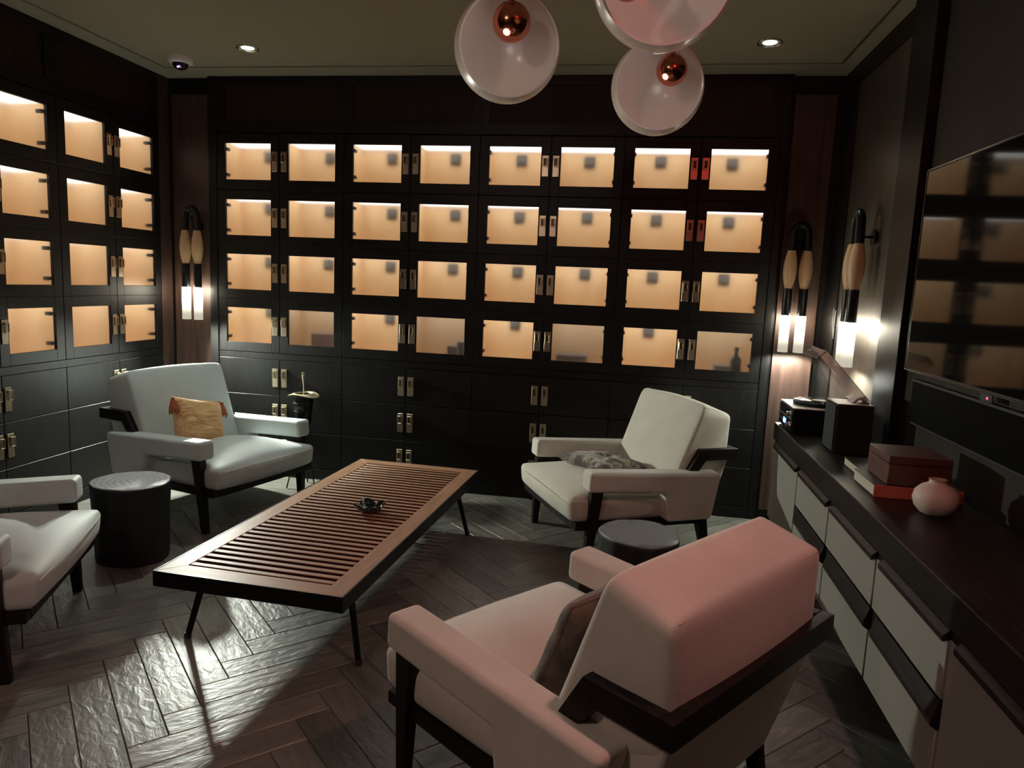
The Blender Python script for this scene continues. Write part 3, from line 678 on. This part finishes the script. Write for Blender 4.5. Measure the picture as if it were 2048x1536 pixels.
def pillow(label, pose, loc, rot, w, h, th, m_, tassels=False, group=None):
    t = thing('throw_pillow', label, 'pillow', toW(pose, loc)); t.rotation_mode = 'XYZ'
    t.rotation_euler = (Matrix.Rotation(pose[2], 4, 'Z') @ Matrix.Rotation(rot[2], 4, 'Z') @ Matrix.Rotation(rot[0], 4, 'X') @ Matrix.Rotation(rot[1], 4, 'Y')).to_euler()
    b = pillow_mesh(MB(), w, h, th); o = b.build('cover', m_, t, smooth=0); o.data.shade_smooth()
    if tassels:
        for sx in (-1, 1):
            for sz in (-1, 1):
                b = MB(); bx, bz = sx * (w / 2 - .003), sz * (h / 2 - .003)
                if sz > 0: pp = [(bx, .0, bz), (bx + sx * .018, .012, bz - .012)]
                else: pp = [(bx, .0, bz), (bx + sx * .016, .012, bz + .004)]
                b.tube(pp, .004, 6)
                hx, hy, hz = pp[1]
                b.lathe([(0, .008), (.011, .004), (.011, -.008), (.008, -.013), (.016, -.03), (.023, -.062), (.020, -.072), (0, -.066)], 10, (hx, hy, hz))
                for k in range(10):
                    a = k * .63; b.tube([(hx + .009 * math.cos(a), hy + .009 * math.sin(a), hz - .01), (hx + .020 * math.cos(a), hy + .020 * math.sin(a), hz - .045), (hx + .025 * math.cos(a + .2), hy + .023 * math.sin(a), hz - .080 - .006 * (k % 3))], .004, 5)
                b.build('tassel', TASSEL, t, smooth=60)
    else:
        b = MB(); pth = []
        for k in range(41):
            a = k / 40 * 4; e = int(a) % 4; f = (a - int(a)) * 2 - 1 if k < 40 else -1
            u, v = [(f, -1), (1, f), (-f, 1), (-1, -f)][e]
            pin = 1 - .07 * (1 - abs(u * v) ** .7); pth.append((u * w / 2 * pin, 0, v * h / 2 * pin))
        b.tube(pth, .003, 6); b.build('piping', m_, t, smooth=60)
    return t
pillow('rust orange pillow with terracotta tassels on the pale grey chair', PA, (.075, -.405, .535), (R(18), R(-13), R(10)), .37, .275, .060, ORANGE, True)
pillow('marbled grey and brown pillow lying flat on the cream ribbed chair', PB, (.03, -.28, .452), (R(96), R(0), R(25)), .36, .36, .040, PATTERN)
pillow('dark brown printed pillow leaning inside the foreground chair', PC, (-.09, -.455, .535), (R(22), R(0), R(0)), .34, .30, .050, DARKPRINT)
pillow('taupe pillow on the chair cut off by the left edge', PD, (.20, -.235, .475), (R(40), R(10), R(50)), .34, .26, .050, TAUPE)

# ------------------------------------------------------------------ slatted bench table
BC = (1.56, -1.52); bt = thing('slat_table', 'low slatted teak coffee table with black edge and splayed metal legs', 'table', (BC[0], BC[1], 0), -.048)
hx, hy, zt = .375, .905, .340
fb_ = .085
def bx_(name, m_, *q, **k): return MB().box(*q, **k).build(name, m_, bt, wn=True)
for s in (-1, 1):
    x0, x1 = sorted((s * (hx - .006), s * (hx - fb_))); b = MB(); b.prism([(s * (hx - .006), -hy + .006), (s * (hx - .006), hy - .006), (s * (hx - fb_), hy - fb_), (s * (hx - fb_), -hy + fb_)], zt - .034, zt, 'z', .0015, 1); b.build('side_board', BENCHEND, bt, wn=True)
    b = MB(); b.prism([(-hx + .006, s * (hy - .006)), (hx - .006, s * (hy - .006)), (hx - fb_, s * (hy - fb_)), (-hx + fb_, s * (hy - fb_))], zt - .034, zt, 'z', .0015, 1); b.build('end_board', BENCHWOOD, bt, wn=True)
    x0, x1 = sorted((s * hx, s * (hx - .006))); bx_('edge_band', BLACKMETAL, x0, x1, -hy, hy, zt - .058, zt + .001, bev=.001, seg=1)
    y0, y1 = sorted((s * hy, s * (hy - .006))); bx_('edge_band', BLACKMETAL, -hx + .006, hx - .006, y0, y1, zt - .058, zt + .001, bev=.001, seg=1)
ns = 35; pitch = 2 * (hy - fb_) / ns
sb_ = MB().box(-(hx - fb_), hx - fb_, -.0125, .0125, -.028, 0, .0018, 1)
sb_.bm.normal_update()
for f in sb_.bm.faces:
    if f.normal.z < .5: f.material_index = 1  # shade of the gaps painted onto slat sides and undersides
sl = sb_.mesh('slat', [BENCHWOOD, mat('slat_gap_shade', (.045, .014, .009), .6, spec=.2)], 40)
for k in range(ns):
    y = -hy + fb_ + pitch * (k + .5)
    if k == ns - 1: pass
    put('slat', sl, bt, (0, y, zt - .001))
for s in (-1, 1): bx_('bearer', BLACKMETAL, s * .20 - .015, s * .20 + .015, -hy + .02, hy - .02, zt - .056, zt - .030)
for sy in (-1, 1):
    bx_('cross_bar', BLACKMETAL, -.33, .33, sy * .70 - .016, sy * .70 + .016, zt - .080, zt - .056)
    for sx in (-1, 1):
        b = MB(); b.tube([(sx * .300, sy * .690, zt - .056), (sx * .360, sy * .735, 0.012)], .0135, 14, radii=[.0145, .0115]); lg = b.build('leg', BLACKMETAL, bt, smooth=50)
        MB().lathe([(0, 0), (.012, 0), (.0135, .004), (.0125, .022), (0, .022)], 14, (sx * .3615, sy * .736, 0)).build('foot_cap', mat('brown_rubber', (.05, .02, .015), .5), lg, smooth=50)
# glass ashtray on the table
t = thing('ashtray', 'square black glass ashtray with pointed notched corners on the slatted table', 'ashtray', (1.645, -1.535, zt + .0005), R(38))
b = MB(); n = 48; rows_ = []
def astar(a, base, pk): return base * (1 + pk * abs(math.cos(2 * a)) ** 3)
for (base, pk, z, nz) in ((.036, .10, 0, 0), (.046, .22, .010, 0), (.058, .42, .042, -.016), (.052, .40, .040, -.016), (.040, .20, .014, 0), (.028, .05, .008, 0)):
    rows_.append([b.bm.verts.new((astar(2 * math.pi * k / n, base, pk) * math.cos(2 * math.pi * k / n), astar(2 * math.pi * k / n, base, pk) * math.sin(2 * math.pi * k / n), z + nz * (abs(math.sin(4 * math.pi * k / n)) ** 8))) for k in range(n)])
for a, c in zip(rows_, rows_[1:]):
    for k in range(n): b.bm.faces.new((a[k], a[(k + 1) % n], c[(k + 1) % n], c[k]))
b.bm.faces.new(list(reversed(rows_[0]))); b.bm.faces.new(rows_[-1]); bmesh.ops.recalc_face_normals(b.bm, faces=b.bm.faces[:])
b.build('dish', BLACKGLASS, t, smooth=60)
b = MB(); b.tube([(.056 * math.cos(2 * math.pi * k / 24), .056 * math.sin(2 * math.pi * k / 24) , .024) for k in range(5, 9)], .0025, 6); b.build('rest_groove', CHROME, t)

# ------------------------------------------------------------------ stump side tables
def stump(label, loc, h, rt_, rb_, top, seed):
    t = thing('stump_table', label, 'side table', (loc[0], loc[1], 0), 0, 'stump side tables'); rnd = random.Random(seed)
    ph = [rnd.uniform(0, 6.28) for _ in range(5)]
    def rad(a, r): return r * (1 + .035 * math.sin(2 * a + ph[0]) + .025 * math.sin(3 * a + ph[1]) + .012 * math.sin(7 * a + ph[2]) + .006 * math.sin(13 * a + ph[3]))
    n = 64; b = MB(); rows_ = []
    for r, z in ((rb_ * .96, 0), (rb_, .01), ((rb_ + rt_) / 2 * .985, h * .5), (rt_ * .99, h - .022), (rt_, h - .010), (rt_ * .985, h - .004)):
        rows_.append([b.bm.verts.new((rad(2 * math.pi * k / n, r) * math.cos(2 * math.pi * k / n), rad(2 * math.pi * k / n, r) * math.sin(2 * math.pi * k / n), z)) for k in range(n)])
    for a, c in zip(rows_, rows_[1:]):
        for k in range(n): b.bm.faces.new((a[k], a[(k + 1) % n], c[(k + 1) % n], c[k]))
    b.bm.faces.new(list(reversed(rows_[0]))); b.build('trunk', STUMPSIDE, t, smooth=50)
    b = MB(); rows_ = []
    for r, z in ((rt_ * .985, h - .004), (rt_ * .965, h), (rt_ * .62, h - .0015), (rt_ * .3, h - .001)):
        rows_.append([b.bm.verts.new((rad(2 * math.pi * k / n, r) * math.cos(2 * math.pi * k / n), rad(2 * math.pi * k / n, r) * math.sin(2 * math.pi * k / n), z)) for k in range(n)])
    for a, c in zip(rows_, rows_[1:]):
        for k in range(n): b.bm.faces.new((a[k], a[(k + 1) % n], c[(k + 1) % n], c[k]))
    b.bm.faces.new(rows_[-1]); b.build('ringed_top', top, t, smooth=50)
stump('black stump side table with pale ringed top between the two left chairs', (.426, -1.573), .394, .178, .163, STUMPPALE, 3)
stump('black stump side table with slate top, half hidden behind the foreground chair', (2.898, -1.640), .400, .176, .166, STUMPGREY, 5)

# ------------------------------------------------------------------ standing ashtray behind the left chair
t = thing('standing_ashtray', 'black ribbed standing ashtray with wavy gold rim behind the pale grey chair', 'ashtray', (.668, -.20, 0))
b = MB(); b.lathe([(0, .40), (.030, .405), (.050, .44), (.056, .52), (.062, .528), (.058, .536), (.062, .575), (.068, .583), (.064, .590), (.072, .640), (.066, .640), (.058, .60), (0, .59)], 28); b.build('bowl', BLACKMETAL, t, smooth=60)
b = MB(); n = 48; rows_ = []
for (r0, amp, z) in ((.058, .0, .640), (.096, .006, .634), (.098, .006, .637), (.060, .0, .648)):
    rows_.append([b.bm.verts.new(((r0 + amp * math.cos(2 * 2 * math.pi * k / n)) * math.cos(2 * math.pi * k / n), (r0 + amp * math.cos(2 * 2 * math.pi * k / n)) * math.sin(2 * math.pi * k / n), z + (-.011 * math.cos(2 * 2 * math.pi * k / n + .3) if amp else 0))) for k in range(n)])
for a, c in zip(rows_, rows_[1:] + rows_[:1]):
    for k in range(n): b.bm.faces.new((a[k], a[(k + 1) % n], c[(k + 1) % n], c[k]))
bmesh.ops.recalc_face_normals(b.bm, faces=b.bm.faces[:]); b.build('wavy_rim', GOLD, t, smooth=60)
b = MB(); b.tube([(.0, 0, .59), (.002, 0, .70), (-.004, 0, .765)], .004, 8, radii=[.004, .004, .008]); b.tube([(-.004 + .009 * math.cos(a * .524), 0, .776 + .009 * math.sin(a * .524)) for a in range(13)], .003, 6); b.build('carry_rod', GOLD, t, smooth=60)
for a in (100, 220, 340):
    MB().tube([(.012 * math.cos(R(a)), .012 * math.sin(R(a)), .42), (.11 * math.cos(R(a)), .11 * math.sin(R(a)), .004)], .0045, 8).build('leg', BLACKMETAL, t, smooth=60)

# ------------------------------------------------------------------ sideboard
sb = thing('sideboard', 'long floating dark sideboard with pale grey fronts along the right wall', 'sideboard', (3.585, -.76, 0))
# local: x depth to the wall, y negative towards the viewer
SD = XR - .026 - 3.585; SY = [0, -.575, -1.105, -1.65, -2.168, -2.71]
def sbx(name, m_, q, parent=sb, bev=.0015): return MB().box(*q, bev, 1).build(name, m_, parent, wn=True)
sbx('carcass', CHAIRWOOD, (.022, SD, SY[-1], 0, .262, .72))
sbx('top', TOPWOOD, (-.004, SD, SY[-1] - .02, .012, .680, .770), bev=.003)
for k in range(5):
    y1, y0 = SY[k] - .008, SY[k + 1] + .008; tall = k in (0, 4)
    def lip(parent, z):
        b = MB(); b.prism([(-.012, z - .012), (-.012, z + .004), (.004, z + .018), (.022, z + .018), (.022, z - .002)], y0, y1 - .045, 'y', .001, 1)
        b.box(.004, .022, y1 - .045, y1, z - .001, z + .018); b.build('edge_pull', TOPWOOD, parent, wn=True)
    if tall:
        d = sbx('door', DRAWER, (0, .022, y0, y1, .266, .655)); lip(d, .656)
    else:
        d = sbx('drawer', DRAWER, (0, .022, y0, y1, .500, .655)); lip(d, .656)
        d = sbx('drawer', DRAWER, (0, .022, y0, y1, .266, .419))
        b = MB(); b.prism([(-.014, .430), (-.014, .446), (.0, .492), (.022, .492), (.022, .420), (.002, .420)], y0, y1 - .045, 'y', .001, 1); b.box(.006, .022, y1 - .045, y1, .420, .492)
        b.build('edge_pull', TOPWOOD, d, wn=True)
b = MB()
for y in (-.35, -1.35, -2.35): b.box(SD - .06, SD, y - .03, y + .03, .20, .27)
b.build('wall_bracket', BLACKMETAL, sb, smooth=0)
ZT = .7705
# turntable music system with clear lid
t = thing('turntable', 'black turntable music system with open clear lid and blue display on the sideboard', 'turntable', (3.598, -1.07, ZT))
D_, Wt, Ht = .33, .30, .128
MB().box(.004, D_, 0, Wt, .006, Ht - .006, .004, 2).build('body', BLACKMETAL, t, wn=True)
MB().box(.0, D_, 0, Wt, Ht - .006, Ht, .002, 1).build('top_plate', mat('brushed_pale_top', (.55, .48, .44), .35), t, wn=True)
MB().box(-.002, .004, .004, Wt - .004, .010, Ht - .010, .001, 1).build('front_panel', BLACKGLASS, t, wn=True)
MB().box(-.004, .002, .020, Wt - .002, .066, .071).build('chrome_strip', CHROME, t, smooth=0)
dsp = MB().box(-.0035, 0, .125, .185, .028, .056).build('display', DISPM, t, smooth=0)
for k in range(4): 
    b = MB(); y = .135 + .0115 * k
    for q in ((y, y + .007, .049, .051), (y, y + .007, .041, .043), (y, y + .007, .033, .035), (y, y + .0015, .033, .050), (y + .0055, y + .007, .033, .050)): b.box(-.0042, -.0034, *q)
    b.build('digit', DISPT, dsp, smooth=0)
for z in (.092, .038):
    kb = MB().lathe([(0, 0), (.017, 0), (.017, .003), (.0135, .005), (.0125, .020), (0, .021)], 24, frm=Matrix.Translation((-.002, .034, z)) @ Matrix.Rotation(R(-90), 4, 'Y')).build('knob', CHROME, t, smooth=50)
for i in range(4): sbxx = MB().box(-.004, -.001, .205 + .018 * i, .215 + .018 * i, .036, .042).build('button', CHROME, t, smooth=0)
pc = (.155, .165)
MB().lathe([(0, 0), (.118, 0), (.122, .004), (.122, .016), (.118, .019), (0, .019)], 40, (pc[0], pc[1], Ht + .002)).build('platter', BLACKMETAL, t, smooth=50)
rec = MB().lathe([(0, 0), (.115, 0), (.116, .001), (.115, .002), (0, .002)], 40, (pc[0], pc[1], Ht + .0212)).build('record', mat('vinyl', (.015, .013, .012), .18), t, smooth=50)
MB().lathe([(0, 0), (.032, 0), (.032, .0008), (0, .0008)], 24, (pc[0], pc[1], Ht + .0233)).build('record_label', mat('cream_paper', (.6, .52, .42), .6), rec)
b = MB(); b.lathe([(0, 0), (.020, 0), (.020, .012), (.012, .016), (.012, .030), (0, .032)], 18, (.285, .040, Ht)); b.tube([(.285, .040, Ht + .036), (.285, .015, Ht + .037), (.20, .045, Ht + .034), (.165, .060, Ht + .030)], .0035, 8); b.box(.150, .180, .052, .066, Ht + .024, Ht + .032)
b.build('tonearm', CHROME, t, smooth=50)
# lid hinged at the wall side
lidm = Matrix.Translation((D_ - .03, 0, Ht + .015)) @ Matrix.Rotation(R(47), 4, 'Y')
b = MB(); th = .003; dl, dw = .315, .055
for q in ((-dl, 0, 0, Wt, dw, dw + th), (-dl, 0, 0, th, 0, dw), (-dl, 0, Wt - th, Wt, 0, dw), (-dl, -dl + th, th, Wt - th, 0, dw), (-th, 0, th, Wt - th, 0, dw)): b.box(*q)
bmesh.ops.transform(b.bm, matrix=lidm, verts=b.bm.verts[:]); b.build('lid', SMOKED, t, smooth=0)
for y in (.05, .25): MB().hexa([(D_ - .045, y - .014, Ht), (D_ - .005, y - .014, Ht), (D_ - .005, y + .014, Ht), (D_ - .045, y + .014, Ht), (D_ - .030, y - .012, Ht + .035), (D_ - .012, y - .012, Ht + .030), (D_ - .012, y + .012, Ht + .030), (D_ - .030, y + .012, Ht + .035)], .002, 1).build('hinge', BLACKMETAL, t, wn=True)
# loudspeaker
t = thing('bookshelf_speaker', 'small black bookshelf speaker with pale top beside the turntable', 'speaker', (3.690, -1.435, ZT))
MB().box(.010, .155, 0, .165, 0, .210, .003, 2).build('cabinet', BLACKMATTE, t, wn=True)
MB().box(.0, .010, .004, .161, .004, .206, .003, 2).build('grille', mat('charcoal_grille_cloth', (.035, .037, .038), .9), t, wn=True)
MB().box(.006, .156, -.001, .166, .210, .214, .001, 1).build('top_panel', mat('pink_beige_top', (.42, .33, .31), .35), t, wn=True)
b = MB(); b.prism([(.075, .214), (.098, .238), (.125, .246), (.142, .224), (.150, .214), (.140, .214), (.120, .232), (.102, .228), (.090, .214)], .045, .120, 'y', .001, 1); b.build('folded_piece', mat('pinkish_fold', (.5, .42, .40), .7), t, wn=True)  # small pinkish folded piece on top of the speaker
# books, wooden box, vase
def book(label, loc, dx, dy, h, cover, spine):
    t = thing('book', label, 'book', loc, 0, 'books on the sideboard')
    MB().box(0, dx, 0, dy, 0, .003, .001, 1).build('cover', cover, t, wn=True); MB().box(0, dx, 0, dy, h - .003, h, .001, 1).build('cover', cover, t, wn=True)
    MB().box(.003, dx - .003, .005, dy - .004, .003, h - .003).build('pages', PAPER, t, smooth=0)
    MB().box(0, dx, -.002, .003, 0, h, .001, 1).build('spine', spine, t, wn=True)
book('dark covered book with pale pages behind the wooden box on the sideboard', (3.682, -1.885, ZT), .26, .235, .032, DARKCOVER, DARKCOVER)
book('thick book with red spine lying under the wooden box on the sideboard', (3.650, -2.125, ZT), .28, .232, .042, DARKCOVER, REDCOVER)
t = thing('wooden_box', 'closed reddish brown wooden box on top of the red-spined book', 'box', (3.692, -2.115, ZT + .0425))
MB().box(0, .20, 0, .212, 0, .072, .002, 1).build('box_body', BOXWOOD, t, wn=True); MB().box(0, .20, 0, .212, .0735, .100, .002, 1).build('lid', BOXWOOD, t, wn=True)
t = thing('bud_vase', 'round pinkish white ceramic bud vase on the sideboard', 'vase', (3.785, -2.275, ZT))
MB().lathe([(0, 0), (.030, 0), (.044, .006), (.060, .024), (.067, .048), (.062, .072), (.046, .090), (.030, .098), (.024, .104), (.025, .112), (.021, .112), (.020, .104), (.03, .09), (0, .07)], 36).build('vase_body', VASE, t, smooth=60)
MB().lathe([(.0245, .1122), (.0262, .1112), (.0262, .1132), (.0245, .1142), (.021, .1132), (.021, .1122)], 36, cap=False).build('lip', mat('copper_glaze', (.5, .25, .15), .4), t, smooth=60)

# ------------------------------------------------------------------ television
t = thing('television', 'large wall-mounted television reflecting the lit lockers', 'television', (XR, -1.44, 0))
TVW = 1.42
MB().box(-.035, -.002, -TVW, 0, 1.150, 1.955, .004, 2).build('housing', BLACKMATTE, t, wn=True)
MB().box(-.0375, -.035, -TVW + .008, -.006, 1.160, 1.947).build('screen', SCREEN, t, smooth=0)
b = MB()
for q in ((-TVW, 0, 1.148, 1.154), (-TVW, 0, 1.951, 1.957), (-TVW, -TVW + .006, 1.154, 1.951), (-.005, 0, 1.154, 1.951)): b.box(-.040, -.034, *q, .001, 1)
b.build('bezel', mat('dark_chrome_bezel', (.16, .15, .14), .25, 1.), t, wn=True)
MB().box(-.042, -.036, -.765, -.685, 1.122, 1.150, .002, 1).build('sensor_pod', BLACKMATTE, t, wn=True)
MB().lathe([(0, 0), (.004, 0), (.003, .002), (0, .003)], 12, frm=Matrix.Translation((-.042, -.735, 1.136)) @ Matrix.Rotation(R(-90), 4, 'Y')).build('standby_light', REDLED, t)
t = thing('media_panel', 'black glossy wall panel mounted below the television', 'panel', (XR, -1.50, 0))
MB().box(-.022, -.002, -1.34, 0, .935, 1.118, .003, 2).build('panel_body', BLACKMATTE, t, wn=True)
MB().box(-.024, -.022, -1.33, -.01, .945, 1.108).build('panel_face', mat('satin_black_face', (.003, .003, .003), .8, spec=.05), t, smooth=0)
